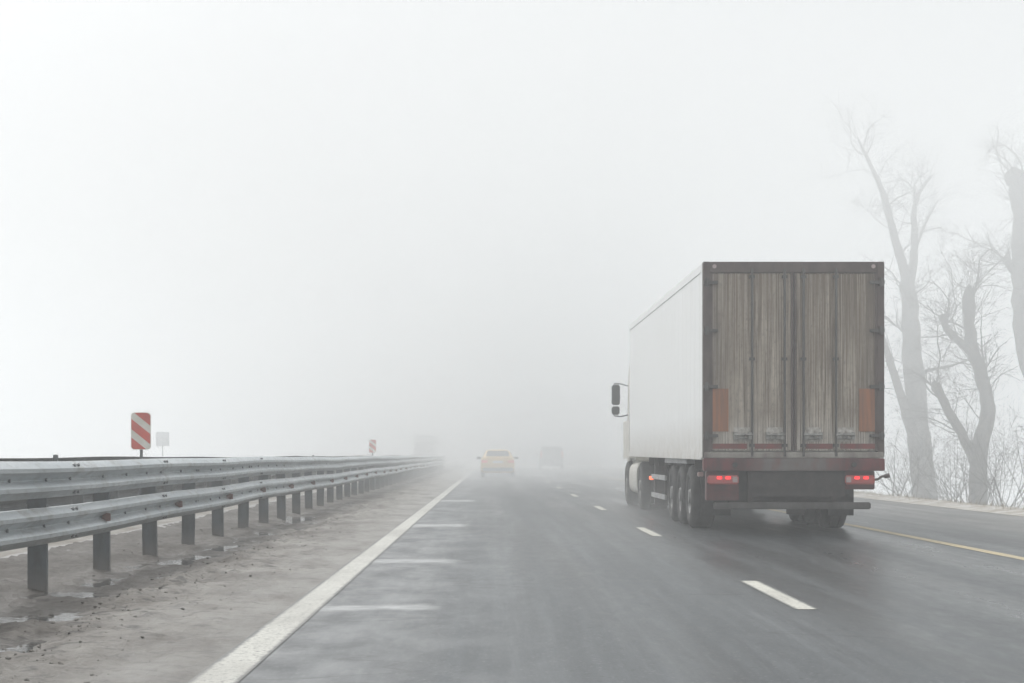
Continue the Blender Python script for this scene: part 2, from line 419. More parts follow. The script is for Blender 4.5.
def barrier(label, xp, side, ys0, ys1, first_post, reflect, stubs=()):
    root = thing('crash_barrier', label, 'barrier', (xp, ys0, 0), None)
    nearw = lambda y: (.02 * math.sin(y * .31 + side) + .012 * math.sin(y * .83), .010 * math.sin(y * .23 + 1) + .006 * math.sin(y * .7))
    face = side * .105
    pos = []; y = first_post
    while y < ys1: pos.append(y); y += 2.5
    for yp in pos:
        dx, dz = nearw(yp); y = yp - ys0; j = random.uniform(-.008, .008)
        mb = MB(); a, t, d = .075, .006, .052
        # sigma-shaped post: web with two flanges, and a spacer block carrying each beam
        mb.box(-a + j, a + j, y - .004, y + .004, -.5, 1.08)
        mb.box(-a + j - t, -a + j, y - .01, y + d, -.5, 1.08); mb.box(a + j, a + j + t, y - .01, y + d, -.5, 1.08)
        p = mb.build('post', M['post'], root); p.rotation_euler = (0, R(random.uniform(-1.1, 1.1)), 0)
        if yp > 100: continue
        for zc in (.575, .965):
            x0, x1 = sorted((side * (.075 + .008), face + dx))
            MB().box(x0, x1, y - .035, y + .06, zc - .07, zc + .07).build('spacer', M['post'], p)
    L = 4.3; y = ys0
    while y < ys1:
        for zc, off in ((.575, 0), (.965, .06)):
            b = beam_section(y - ys0 + off - .03, min(y + L, ys1) - ys0 + off + .12, face, zc, side, lambda q: nearw(q + ys0))
            # the overlapping end sits a few mm proud
            o = b.build('rail_beam', M['galv'] if side > 0 else M['galv_shaded'], root, smooth=40)
            o.location.x = side * (.004 if int(round((y - ys0) / L)) % 2 else 0)
            if side < 0 or y > 31: continue
            for yy, dz, dd in ((.16, .118, .055), (.30, .118, .055), (.16, -.118, .055), (.30, -.118, .055), (.22, 0, .0), (1.5, 0, 0), (2.6, 0, 0), (3.7, 0, 0)):
                q = y + yy + off - ys0; wx, wz = nearw(q + ys0)
                x = face + wx + side * (dd + .004); zz = zc + wz + dz
                MB().tube([(x - side * .01, q, zz), (x + side * .014, q, zz + (.008 if dz > 0 else 0))], .016, 8).build('bolt', M['bolt'], o)
        y += L
    for yy in reflect:
        wx, wz = nearw(yy); y = yy - ys0
        r = MB(); x0 = face + wx
        r.add([(x0 + side * .004, y, .575 + wz - .05), (x0 + side * .10, y - .02, .575 + wz - .035), (x0 + side * .10, y - .02, .575 + wz + .035), (x0 + side * .004, y, .575 + wz + .05),
               (x0 + side * .004, y + .012, .575 + wz - .05), (x0 + side * .10, y - .008, .575 + wz - .035), (x0 + side * .10, y - .008, .575 + wz + .035), (x0 + side * .004, y + .012, .575 + wz + .05)],
              [(0, 1, 2, 3), (7, 6, 5, 4), (0, 4, 5, 1), (1, 5, 6, 2), (2, 6, 7, 3), (3, 7, 4, 0)])
        r.build('reflector', M['reflector_red'], root)
    for yy in stubs:
        MB().box(-.03, .03, yy - ys0 - .03, yy - ys0 + .03, 1.0, 1.165).build('delineator', M['post'], root)
    return root
barrier('two-rail galvanised crash barrier beside the muddy left shoulder, nearer of two', -3.89, 1, 7.0, 140, 7.7, [17.1 + 4.0 * k for k in range(-2, 22)])
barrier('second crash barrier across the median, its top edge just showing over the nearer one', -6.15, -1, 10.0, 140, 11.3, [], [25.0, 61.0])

# ------------------------------------------------------------------ signs
def rounded(w, h, r, n=6):
    pts = []
    for cx, cz, a0 in ((w / 2 - r, h / 2 - r, 0), (-w / 2 + r, h / 2 - r, 90), (-w / 2 + r, -h / 2 + r, 180), (w / 2 - r, -h / 2 + r, 270)):
        for k in range(n + 1):
            a = R(a0 + 90 * k / n); pts.append((cx + r * math.cos(a), cz + r * math.sin(a)))
    return pts
def clip_band(poly, lo, hi):
    """clip polygon to lo <= x*.72+z <= hi (down-right diagonal bands)"""
    def half(p, s, c):
        out = []
        for i in range(len(p)):
            a, b = p[i], p[(i + 1) % len(p)]
            fa, fb = s * (a[0] * .80 + a[1] - c), s * (b[0] * .80 + b[1] - c)
            if fa >= 0: out.append(a)
            if fa * fb < 0:
                t = fa / (fa - fb); out.append((a[0] + t * (b[0] - a[0]), a[1] + t * (b[1] - a[1])))
        return out
    p = half(poly, 1, lo)
    return half(p, -1, hi) if p else p
def chevron(label, loc, w, h, zc):
    root = thing('marker_sign', label, 'road sign', loc, 'striped marker plates in the median')
    MB().tube([(0, .035, 0), (0, .035, zc + h * .3)], .024, 10).build('post', M['post'], root, smooth=60)
    pl = MB().prism_y([(x, z + zc) for x, z in rounded(w, h, .055)], -.006, .006).build('plate', M['sign_white'], root)
    for c in (-.34, -.01, .32):
        band = clip_band(rounded(w - .016, h - .016, .05), c * h / .66 - .085 * h / .62, c * h / .66 + .085 * h / .62)
        if len(band) > 2: MB().prism_y([(x, z + zc) for x, z in band], -.0095, -.0063).build('stripe', M['sign_red'], pl)
    return root
chevron('red and white diagonally striped marker plate on a thin post, the larger nearer one', (-5.66, 28.6, .03), .32, .60, 1.16 + 24 * 28.6 / F - .03)
chevron('small foggy striped marker plate farther along the median', (-5.62, 83.5, .03), .33, .62, 1.16 + 8.8 * 83.5 / F - .03)
s3 = thing('square_sign', 'faint grey square sign seen through fog beyond the opposite road', 'road sign', (-26.0, 140, -.9))
MB().tube([(0, .04, -.3), (0, .04, 3.3)], .04, 10).build('post', M['post'], s3, smooth=60)
MB().prism_y([(x, z + 3.32) for x, z in rounded(1.05, 1.12, .05)], -.008, .008).build('plate', M['sign_back'], s3)

# ------------------------------------------------------------------ articulated truck
TX, TY = 4.37, 25.7
truck = thing('articulated_truck', 'white semi-trailer truck with grimy streaked rear doors and lit red tail lamps', 'truck', (TX, TY, 0))
HW, L, ZB, ZT = 1.30, 13.9, 1.12, 3.96
cb = MB().prism_x([(.1, ZB), (.1, ZT - .01), (L, ZT + .09), (L, ZB + .04)], -HW, HW).build('cargo_box', M['side'], truck, bevel=.02)
# roof edge rails, bottom rail, corner posts
for sx in (-1, 1):
    MB().prism_x([(.27, ZT - .13), (.27, ZT), (L, ZT + .1), (L, ZT - .03)], *sorted((sx * (HW + .012), sx * (HW - .05)))).build('roof_rail', M['side'], cb, bevel=.008)
    MB().prism_x([(.27, ZB - .03), (.27, ZB + .09), (L, ZB + .13), (L, ZB + .01)], *sorted((sx * (HW + .01), sx * (HW - .03)))).build('bottom_rail', M['side'], cb, bevel=.006)
    MB().box(*sorted((sx * 1.311, sx * 1.25)), .13, .26, ZB, ZT - .005).build('corner_post', M['side'], cb, bevel=.004)
fr = MB()
fr.box(-1.31, -1.21, -.02, .12, ZB, ZT).box(1.21, 1.31, -.02, .12, ZB, ZT).box(-1.209, 1.209, -.02, .12, ZT - .16, ZT - .002)
rf = fr.build('rear_frame', M['frame_dark'], truck, bevel=.008)
for sx in (-1, 1):
    MB().tube([(sx * 1.15, -.03, ZT - .07), (sx * 1.15, -.018, ZT - .07)], .03, 12).build('marker_lamp', M['lamp_clear'], rf)
for sx in (-1, 1):
    x0, x1 = (-1.205, -.012) if sx < 0 else (.012, 1.205)
    d = MB().box(x0, x1, .0, .07, ZB + .1, ZT - .165).build('rear_door', M['door'], truck, bevel=.012)
    # rubber seals round the leaf
    s = MB()
    s.box(x0 - .004, x0 + .03, -.012, .01, ZB + .1, ZT - .165).box(x1 - .03, x1 + .004, -.012, .01, ZB + .1, ZT - .165)
    s.build('door_seal', M['frame_dark'], d)
    for bx in (.607, .137):
        x = sx * bx
        b = MB().tube([(x, -.045, ZB + .02), (x, -.045, ZT - .1)], .019, 10)
        for z in (1.30, 2.55, 3.74): b.box(x - .038, x + .038, -.05, -.002, z - .022, z + .022)
        b.build('lock_bar', M['bar_dark'], d, smooth=40)
        # latch handle low on the bar, lying sideways, with its cradle
        hx = sx * (bx + .14); h = MB()
        h.tube([(x, -.07, 1.45), (x + sx * .08, -.085, 1.455), (x + sx * .26, -.085, 1.452)], .015, 8)
        h.tube([(x + .04 * sx, -.05, 1.40), (x + .26 * sx, -.055, 1.40)], .012, 8)
        h.box(hx - .13, hx - .085, -.08, -.002, 1.385, 1.49).box(hx + .085, hx + .13, -.08, -.002, 1.385, 1.49).box(hx - .03, hx + .03, -.05, -.002, 1.40, 1.475)
        h.build('latch_handle', M['chrome_dirty'], d, smooth=40)
        MB().box(hx - .12, hx + .12, -.012, -.002, 1.355, 1.56).build('latch_plate', M['latch_pale'], d, bevel=.004)
    for z in (1.44, 2.15, 2.96, 3.66):
        h = MB().box(*sorted((sx * 1.31, sx * 1.10)), -.055, -.003, z - .022, z + .022).tube([(sx * 1.26, -.05, z - .06), (sx * 1.26, -.05, z + .06)], .03, 10)
        h.build('hinge', M['bar_dark'], d, bevel=.004)
    MB().box(*sorted((sx * .945, sx * 1.195)), -.010, -.002, 1.50, 2.12).build('marker_plate', M['orange'], d)
    for a, b in ((.675, 1.185), (.175, .565)):
        MB().box(*sorted((sx * a, sx * b)), -.008, -.002, 1.250, 1.325).build('reflective_strip', M['red_strip'], d)
MB().box(-1.30, 1.30, -.045, .1, 1.115, 1.205).build('door_sill', M['sill'], truck, bevel=.01)
sl = MB().box(-1.31, 1.31, -.06, .12, .93, 1.112).build('sill_beam', M['sill_low'], truck, bevel=.012)
for x in (-.86, .86): MB().tube([(x, -.105, 1.02), (x, -.05, 1.02)], .035, 12).build('rubber_buffer', M['rubber'], sl)
MB().box(-.62, .74, -.01, .05, .56, .928).build('rear_panel', M['black'], truck, bevel=.006)
# lamps on their maroon boxes
for sx, xa, xb in ((-1, -1.25, -.80), (1, .74, 1.17)):
    MB().box(xa - .01, xb + .01, .02, .20, .66 if sx > 0 else .50, .928).build('lamp_bracket', M['maroon'], truck, bevel=.01)
    lp = MB().box(xa, xb, -.045, .018, .735, .865).build('tail_lamp', M['lamp_red'], truck, bevel=.02, seg=3)
    ca = xb - .10 if sx < 0 else xa + .01
    MB().box(ca, ca + .085, -.052, -.03, .755, .85).build('clear_lens', M['lamp_clear'], lp, bevel=.01)
    for k in (0, 1):
        cx = (xa + .17 + .125 * k) if sx < 0 else (xa + .17 + .13 * k)
        MB().box(cx - .036, cx + .036, -.052, -.04, .812, .848).build('bulb_glow', M['lit_red'], lp, bevel=.012)
MB().box(-1.16, 1.11, -.05, .06, .375, .475).build('underride_bar', M['bar_dark'], truck, bevel=.015)
for x in (-.62, .60): MB().box(x - .04, x + .04, .0, .05, .476, .928).build('bar_hanger', M['black'], truck)
# small light horn arm on the right corner
mk = MB().tube([(1.16, .0, .80), (1.22, -.02, .81), (1.27, -.03, .85), (1.33, -.03, .855)], .018, 8).tube([(1.31, -.03, .85), (1.38, -.03, .865)], .032, 10)
mk.build('marker_arm', M['frame_dark'], truck, smooth=60)
# chassis
ch = MB().box(-.52, -.42, .1, 13.0, .74, 1.118).box(.42, .52, .1, 13.0, .74, 1.118)
for y in (.9, 2.0, 3.3, 4.7, 6.0, 8.0, 10.0): ch.box(-1.2, 1.2, y, y + .1, .96, 1.118)
for ya in (2.6, 4.0, 5.4): ch.tube([(-1.1, ya, .5), (1.1, ya, .5)], .07, 10).box(-.75, -.55, ya - .3, ya + .3, .42, .74).box(.55, .75, ya - .3, ya + .3, .42, .74)
ch.box(-.09, .17, .02, .1, .30, .374).box(-.80, .80, 1.0, 1.12, .45, .955)
ch.build('chassis', M['black'], truck)
def wheel(x0, x1, y, r=.50, parent=truck, rimr=.29, rm=None):
    """tyre between x0 (outer face) and x1"""
    w = abs(x1 - x0); s = 1 if x1 > x0 else -1
    P = [(0.03, rimr), (.0, rimr + .05), (.0, r - .10), (.025, r - .025), (.06, r), (w * .33, r), (w * .33 + .008, r - .015), (w * .33 + .02, r), (w * .66, r), (w * .66 + .008, r - .015), (w * .66 + .02, r), (w - .06, r), (w - .025, r - .025), (w, r - .1), (w, rimr + .05), (w - .03, rimr)]
    t = MB().lathe_x([(s * a, b) for a, b in P], x0, y, r).build('wheel', M['rubber'], parent, smooth=50)
    Q = [(.03, rimr), (.02, rimr - .015), (.05, rimr - .04), (.12, rimr - .07), (.12, .13), (.03, .12), (.0, .10), (.0, .0001)]
    MB().lathe_x([(s * a, b) for a, b in Q], x0, y, r).build('rim', rm or M['rim'], t, smooth=40)
    return t
for ya in (2.6, 4.0, 5.4):
    for sx in (-1, 1): wheel(sx * 1.235, sx * .85, ya)
for sx in (-1, 1):
    wheel(sx * 1.22, sx * .62, 12.2, .51)
    wheel(sx * 1.24, sx * .92, 15.7, .51)
    # mudguard strip over the trailer wheels, flaps behind them
    MB().box(*sorted((sx * 1.25, sx * .84)), 2.75, 6.35, 1.02, 1.10).build('mudguard', M['alu'], truck, bevel=.01)
    MB().box(*sorted((sx * .74, sx * 1.13)), 1.28, 1.30, .24, .95).build('mud_flap', M['rubber'], truck)
    for za, zb in ((.35, .44), (.70, .79)):
        MB().box(*sorted((sx * 1.22, sx * 1.26)), 6.25, 8.95, za, zb).build('side_guard', M['alu'], truck, bevel=.008)
    for y in (6.6, 8.6): MB().box(*sorted((sx * 1.19, sx * 1.218)), y, y + .06, .34, 1.118).build('guard_upright', M['black'], truck)
    MB().box(*sorted((sx * .9, sx * 1.1)), 9.9, 10.05, .18, 1.118).box(*sorted((sx * .84, sx * 1.16)), 9.8, 10.15, .15, .18).build('landing_leg', M['black'], truck)
    # tractor side tank
    ring = [(sx * (.88 + .34 * math.cos(a) * (abs(math.cos(a)) ** -.45 if abs(math.cos(a)) > .01 else 1)), .64 + .36 * math.sin(a) * (abs(math.sin(a)) ** -.45 if abs(math.sin(a)) > .01 else 1)) for a in [2 * math.pi * k / 28 for k in range(28)]]
    MB().prism_y(ring, 12.95, 15.05).build('fuel_tank', M['cab'], truck, smooth=40)
for y, z, mm in ((9.2, .71, 'lit_amber'), (1.0, .87, 'lit_white')):
    for sx in (-1, 1):
        MB().box(*sorted((sx * 1.19, sx * 1.275)), y - .05, y + .05, z - .035, z + .035).build('side_marker', M[mm], truck, bevel=.01)
MB().box(-1.19, 1.19, .95, 1.05, .83, .93).build('marker_crossbar', M['black'], truck)
MB().box(-.45, .45, 10.6, 16.5, .55, .95).box(-1.1, 1.1, 15.5, 15.9, .40, .60).build('tractor_frame', M['black'], truck)
# cab
prof = [(14.35, 1.0), (14.35, 3.35), (14.75, 3.72), (15.9, 3.70), (16.65, 3.05), (16.95, 1.95), (17.0, .45), (16.35, .42), (16.25, .85), (16.0, 1.05), (15.4, 1.05), (15.15, .85), (15.1, .98)]
cab = MB().prism_x(prof, -1.12, 1.12).build('cab', M['cab'], truck, bevel=.05, seg=3, smooth=50)
for sx in (-1, 1):
    MB().add([(sx * 1.124, 15.35, 1.95), (sx * 1.124, 16.35, 1.90), (sx * 1.124, 16.25, 2.35), (sx * 1.124, 15.9, 2.75), (sx * 1.124, 15.35, 2.75)], [(0, 1, 2, 3, 4)]).build('side_window', M['glass'], cab)
    MB().box(*sorted((sx * 1.10, sx * 1.255)), 14.6, 16.4, 1.08, 1.95).build('side_fairing', M['cab'], cab, bevel=.01)
MB().add([(-1.0, 16.99, 2.0), (1.0, 16.99, 2.0), (.95, 16.70, 3.02), (-.95, 16.70, 3.02)], [(0, 1, 2, 3)]).build('windscreen', M['glass'], cab)
for sx in (-1, 1):
    ym = 17.3
    MB().tube([(sx * 1.10, 16.6, 2.80), (sx * 1.26, ym, 2.885), (sx * 1.42, ym, 2.885)], .016, 8).build('mirror_arm', M['mirror_case'], truck, smooth=60)
    MB().tube([(sx * 1.10, 16.6, 2.12), (sx * 1.26, ym, 2.09), (sx * 1.42, ym, 2.11)], .016, 8).build('mirror_arm', M['mirror_case'], truck, smooth=60)
    c1 = MB().box(*sorted((sx * 1.27, sx * 1.47)), ym - .06, ym + .06, 2.37, 2.86).build('wing_mirror', M['mirror_case'], truck, bevel=.03, seg=3)
    MB().box(*sorted((sx * 1.285, sx * 1.455)), ym - .064, ym - .061, 2.39, 2.84).build('mirror_glass', M['glass'], c1)
    c2 = MB().box(*sorted((sx * 1.28, sx * 1.47)), ym - .06, ym + .06, 2.13, 2.34).build('wide_mirror', M['mirror_case'], truck, bevel=.03, seg=3)
    MB().box(*sorted((sx * 1.295, sx * 1.455)), ym - .064, ym - .061, 2.15, 2.32).build('mirror_glass', M['glass'], c2)

# ------------------------------------------------------------------ cars ahead
def loft_body(st):
    """st: (y, half width, z bottom, z belt, half cabin, z roof)"""
    vs, fs = [], []
    for y, w, zb, zm, c, zr in st:
        half = [(w * .8, zb), (w * .97, zb + .1), (w, zb + (zm - zb) * .55), (w * .96, zm), (c + (w * .96 - c) * .12, zm + (zr - zm) * .85), (c * .86, zr - .012), (c * .4, zr)]
        ring = half + [(-x, z) for x, z in reversed(half)]
        vs += [(x, y, z) for x, z in ring]
    n = 14
    for i in range(len(st) - 1):
        for k in range(n): fs.append((i * n + k, i * n + (k + 1) % n, (i + 1) * n + (k + 1) % n, (i + 1) * n + k))
    fs += [tuple(range(n)), tuple((len(st) - 1) * n + k for k in range(n - 1, -1, -1))]
    return MB().add(vs, fs)
def car(name, label, cat, loc, st, paint, win, wheels, hw, lamp, plate_z, bump, mirror, roof_rails=False):
    root = thing(name, label, cat, loc)
    body = loft_body(st).build('body', paint, root, smooth=35)
    (ya, za, wa), (yb, zb, wb) = win
    MB().add([(-wa, ya, za), (wa, ya, za), (wb, yb, zb), (-wb, yb, zb), (-wa * .98, ya + .01, za + .0), (wa * .98, ya + .01, za)], [(0, 1, 2, 3)]).build('rear_window', M['glass'], body)
    for sx in (-1, 1):
        lx0, lx1, ly, lz0, lz1 = lamp
        MB().box(*sorted((sx * lx0, sx * lx1)), ly, ly + .12, lz0, lz1).build('tail_lamp', M['lit_tail'], root, bevel=.02)
        mx, my, mz = mirror
        MB().box(*sorted((sx * (mx - .02), sx * (mx + .22))), my, my + .12, mz - .07, mz + .08).build('wing_mirror', M['mirror_case'], root, bevel=.03)
        for y in wheels: wheel(sx * hw, sx * (hw - .21), y, .33, root, .2, M['rim'])
        k = [(q, z) for q, z in win_side[name]]
        MB().add([(sx * (w_), y_, z_) for y_, z_, w_ in win_side[name + '_q']], [tuple(range(len(win_side[name + '_q'])))]).build('side_window', M['glass'], body)
        if roof_rails: MB().tube([(sx * .62, .5, st[3][5] + .04), (sx * .62, 2.6, st[3][5] + .04)], .02, 8).build('roof_rail', M['mirror_case'], root)
    MB().box(-.26, .26, -.03, .0, plate_z - .06, plate_z + .06).build('number_plate', M['plate'], root)
    b0, b1 = bump
    MB().box(-.80, .80, -.05, .3, b0, b1).build('rear_bumper', M['mirror_case'], root, bevel=.04)
    return root
M['lit_tail'] = glow('lit_car_tail', (1.0, .12, .05), .04)
win_side = {'taxi_car': [], 'off_roader': [],
            'taxi_car_q': [(.85, .99, .875), (2.9, .96, .875), (2.35, 1.34, .66), (1.25, 1.36, .66)],
            'off_roader_q': [(.35, 1.12, .915), (3.0, 1.10, .915), (2.55, 1.66, .76), (.45, 1.68, .76)]}
car('taxi_car', 'yellow saloon car in the left lane fading into the fog', 'car', (.30, 92.5, 0),
    [(0, .80, .36, .84, .70, .93), (.06, .86, .27, .94, .74, 1.02), (.45, .89, .22, .97, .68, 1.05), (.95, .90, .2, .97, .60, 1.36), (1.5, .90, .2, .96, .59, 1.45), (2.3, .90, .2, .95, .59, 1.43), (3.0, .90, .2, .96, .66, 1.02), (4.0, .87, .24, .80, .6, .88), (4.35, .78, .34, .62, .5, .70)],
    M['yellow_car'], ((.49, 1.105, .62), (.93, 1.385, .52)), (.85, 3.45), .89, (.52, .85, -.012, .74, .9), .80, (.30, .50), (.90, 2.75, 1.0))
car('off_roader', 'dark grey off-road car far ahead in the right lane', 'car', (4.62, 137, 0),
    [(0, .88, .45, 1.0, .80, 1.68), (.05, .93, .36, 1.08, .80, 1.74), (.3, .94, .34, 1.1, .79, 1.80), (1.2, .95, .3, 1.1, .78, 1.83), (2.2, .95, .3, 1.1, .78, 1.80), (2.6, .95, .3, 1.1, .76, 1.72), (3.1, .95, .3, 1.1, .8, 1.18), (4.3, .92, .35, 1.0, .74, 1.06), (4.6, .85, .42, .8, .66, .9)],
    M['grey_car'], ((-.004, 1.12, .76), (.045, 1.66, .70)), (.9, 3.65), .94, (.72, .9, -.02, .95, 1.45), .85, (.38, .62), (.95, 2.9, 1.15), True)

# oncoming lorry, a grey shape in the fog
lor = thing('oncoming_lorry', 'shadowy oncoming lorry on the opposite road beyond the barriers', 'truck', (-8.1, 212, 0))
MB().box(-1.25, 1.25, 2.3, 9.5, .95, 3.6).build('cargo_box', M['lorry_box'], lor, bevel=.03)
lc = MB().prism_x([(0, .4), (0, 1.5), (.25, 2.75), (2.0, 2.9), (2.0, .8), (1.2, .8), (1.1, .4)], -1.2, 1.2).build('cab', M['lorry_cab'], lor, bevel=.05)
MB().add([(-1.05, .0, 1.55), (1.05, .0, 1.55), (1.0, .2, 2.6), (-1.0, .2, 2.6)], [(0, 1, 2, 3)]).build('windscreen', M['glass'], lc)
for sx in (-1, 1):
    MB().box(*sorted((sx * .75, sx * 1.1)), -.03, .05, .62, .8).build('headlamp', M['lit_head'], lor)
    for y in (1.4, 7.6): wheel(sx * 1.2, sx * .85, y, .48, lor)
MB().box(-.45, .45, .5, 9.3, .6, .94).build('chassis', M['black'], lor)

# ------------------------------------------------------------------ trees and shrubs
def px(x, y, d): return Vector(((x - 492) * d / F, d, CAM_H + (455 - y) * d / F))
def smooth_path(pts, n=4):
    P = [pts[0]] + pts + [pts[-1]]; out = []
    for i in range(1, len(P) - 2):
        a, b, c, d = P[i - 1], P[i], P[i + 1], P[i + 2]
        for k in range(n):
            t = k / n
            out.append(.5 * ((2 * b) + (c - a) * t + (2 * a - 5 * b + 4 * c - d) * t * t + (3 * b - a - 3 * c + d) * t ** 3))
    out.append(pts[-1]); return out
def limb(mb, pts, r0, r1, sides=10, rough=.06, knob=False):
    p = smooth_path(pts); n = len(p); rr = []
    for i, q in enumerate(p):
        t = i / (n - 1); r = (r0 + (r1 - r0) * t) * 1.12
        r *= 1 + rough * 1.6 * noise.noise(q * 1.7) + .13 * noise.noise(q * 3.9)
        if knob and t > .84: r *= 1.0 + .3 * math.sin((t - .84) / .16 * math.pi) - (.35 if i == n - 1 else 0)
        rr.append(r)
        if 0 < i < n - 1: p[i] = q + Vector((noise.noise(q * 2.1), noise.noise(q * 2.3 + Vector((9, 0, 0))), 0)) * r0 * .25
    if knob:
        d = (p[-1] - p[-2]).normalized()
        mb.tube(p + [p[-1] + d * rr[-1] * .35, p[-1] + d * rr[-1] * .5], rr + [rr[-1] * .75, rr[-1] * .2], sides)
    else: mb.tube(p, rr, sides)
    return p, rr
rng = random.Random(21)
def twig(mb, p, d, L, r, lev, up=.25, spread=.75):
    n = max(3, int(L / .22)); pts = [p.copy()]; q = p.copy(); d = d.normalized()
    for i in range(n):
        d = (d + Vector((rng.gauss(0, .2), rng.gauss(0, .2), rng.gauss(0, .17) + up * .06))).normalized()
        q = q + d * (L / n); pts.append(q.copy())
    mb.tube(pts, [max(.0035, r * (1 - .8 * i / n)) for i in range(n + 1)], 5 if r > .02 else 3, caps=False)
    if lev <= 0: return
    k = int(2 + L * 1.7)
    for _ in range(k):
        t = rng.uniform(.2, 1); i = min(n - 1, int(t * n))
        a = rng.uniform(0, 2 * math.pi); ax = pts[i + 1] - pts[i]; ax.normalize()
        o = ax.orthogonal().normalized(); o.rotate(Matrix.Rotation(a, 3, ax))
        twig(mb, pts[i], ax * (1 - spread * .5) + o * spread, L * rng.uniform(.35, .65) * (1.1 - .5 * t), max(.004, r * .55 * (1 - .5 * t)), lev - 1, up, spread)

def sprout(mb, path, i0, i1, count, L, r, lev=2, up=.3, bias=None):
    for _ in range(count):
        t = rng.uniform(i0, i1); i = min(len(path) - 2, int(t * (len(path) - 1)))
        ax = (path[i + 1] - path[i]).normalized(); o = ax.orthogonal().normalized(); o.rotate(Matrix.Rotation(rng.uniform(0, 6.28), 3, ax))
        d = o * .8 + ax * .5 + Vector((0, 0, .3))
        if bias: d += Vector(bias)
        twig(mb, path[i], d, L * rng.uniform(.5, 1.2), r * rng.uniform(.7, 1.2), lev, up)

def tree(label, base, trunk, limbs, sprouts):
    root = thing('bare_tree', label, 'tree', base, 'bare trees along the right roadside')
    rel = lambda ps: [q - Vector(base) for q in ps]
    mb = MB(); tp, tr = limb(mb, rel(trunk[0]), trunk[1], trunk[2], 14, knob=trunk[3])
    # root flare
    mb.build('trunk', M['bark'], root, smooth=60)
    paths = [tp]
    for pts, r0, r1, kn in limbs:
        b = MB(); p, _ = limb(b, rel(pts), r0, r1, 10, knob=kn); b.build('limb', M['bark'], root, smooth=60); paths.append(p)
    cr = MB()
    for idx, a, b, n, L_, r, lev in sprouts: sprout(cr, paths[idx], a, b, max(6, int(n * .8)), L_ * 1.45, r * .8, lev)
    for idx, lo_, n_ in ((0, .5, 7), (1, .3, 5), (2, .3, 4)): sprout(cr, paths[idx], lo_, .98, n_, 3.0, .045, 3)
    cr.build('crown', M['twig'], root)
    return root
def P(d, *xy): return [px(x, y, d + k) for x, y, k in xy]
# left tree: tall, forked high up, a long limb leaning left behind the trailer
D = 84
tree('tall forked bare tree nearest the truck, its two upper limbs fading into fog', (px(926, 512, D).x, D, -1.25),
     (P(D, (927, 522, 0), (925, 495, 0), (920, 450, .1), (916, 400, .2), (912, 340, .3), (910, 300, .3), (908, 283, .3)), .55, .30, False),
     [(P(D, (909, 290, .3), (902, 262, .2), (894, 235, 0), (885, 198, -.3), (870, 163, -.6), (858, 138, -.9)), 0.245, 0.043, False),
      (P(D, (909, 292, .3), (913, 262, .6), (915, 230, .8), (914, 212, .9), (920, 192, 1.0), (932, 175, 1.3)), 0.216, 0.043, False),
      (P(D, (921, 455, .1), (908, 418, -.4), (897, 383, -.9), (885, 345, -1.4), (872, 310, -1.9)), 0.274, 0.086, False),
      (P(D, (915, 375, .2), (930, 370, .0), (950, 366, -.3), (968, 360, -.6)), 0.086, 0.029, False),
      (P(D, (912, 258, .6), (925, 225, 1.0), (938, 200, 1.4)), 0.072, 0.017, False)],
     [(1, .25, 1, 29, 2.03, 0.029, 2), (2, .3, 1, 25, 1.89, 0.026, 2), (3, .3, 1, 16, 1.89, 0.026, 2), (0, .35, .98, 25, 2.03, 0.026, 2), (4, .2, 1, 13, 1.35, 0.018, 2), (5, .2, 1, 11, 1.22, 0.016, 1)])
# middle tree: pollarded, crooked, with sawn stubs
D = 74
tree('crooked pollarded tree with sawn limb stubs, between the tall forked tree and the right edge', (px(978, 520, D).x, D, -1.25),
     (P(D, (978, 528, 0), (978, 495, 0), (979, 455, 0), (988, 416, .2), (984, 384, .3), (973, 352, .2), (969, 315, .1), (969, 287, 0)), .37, .17, True),
     [(P(D, (978, 470, 0), (965, 440, -.3), (948, 410, -.6), (934, 382, -.9)), 0.216, 0.151, True),
      (P(D, (974, 356, .2), (960, 342, .0), (947, 329, -.2), (942, 315, -.3)), 0.158, 0.122, True)],
     [(0, .35, .97, 46, 2.03, 0.026, 2), (1, .25, 1, 25, 1.76, 0.023, 2), (2, .3, 1, 23, 1.62, 0.023, 2), (0, .93, 1, 16, 2.03, 0.026, 2)])
# right tree: leans into the frame
D = 80
tree('thick leaning bare trunk cut by the right edge of view', (px(1066, 540, D).x, D, -1.2),
     (P(D, (1068, 545, 0), (1058, 480, 0), (1044, 410, 0), (1030, 350, 0), (1024, 300, 0), (1023, 255, 0), (1022, 215, 0), (1017, 185, 0), (1014, 170, 0)), .66, .29, True),
     [(P(D, (1022, 280, 0), (1012, 268, -.1), (1005, 258, -.2)), 0.187, 0.144, True),
      (P(D, (1024, 245, 0), (1034, 222, .3), (1046, 195, .6), (1060, 150, 1.0)), 0.245, 0.101, False)],
     [(0, .45, 1, 18, 1.22, 0.017, 2), (1, .6, 1, 16, 1.08, 0.016, 2), (0, .97, 1, 13, 1.22, 0.017, 2), (2, .4, 1, 16, 1.35, 0.018, 2)])
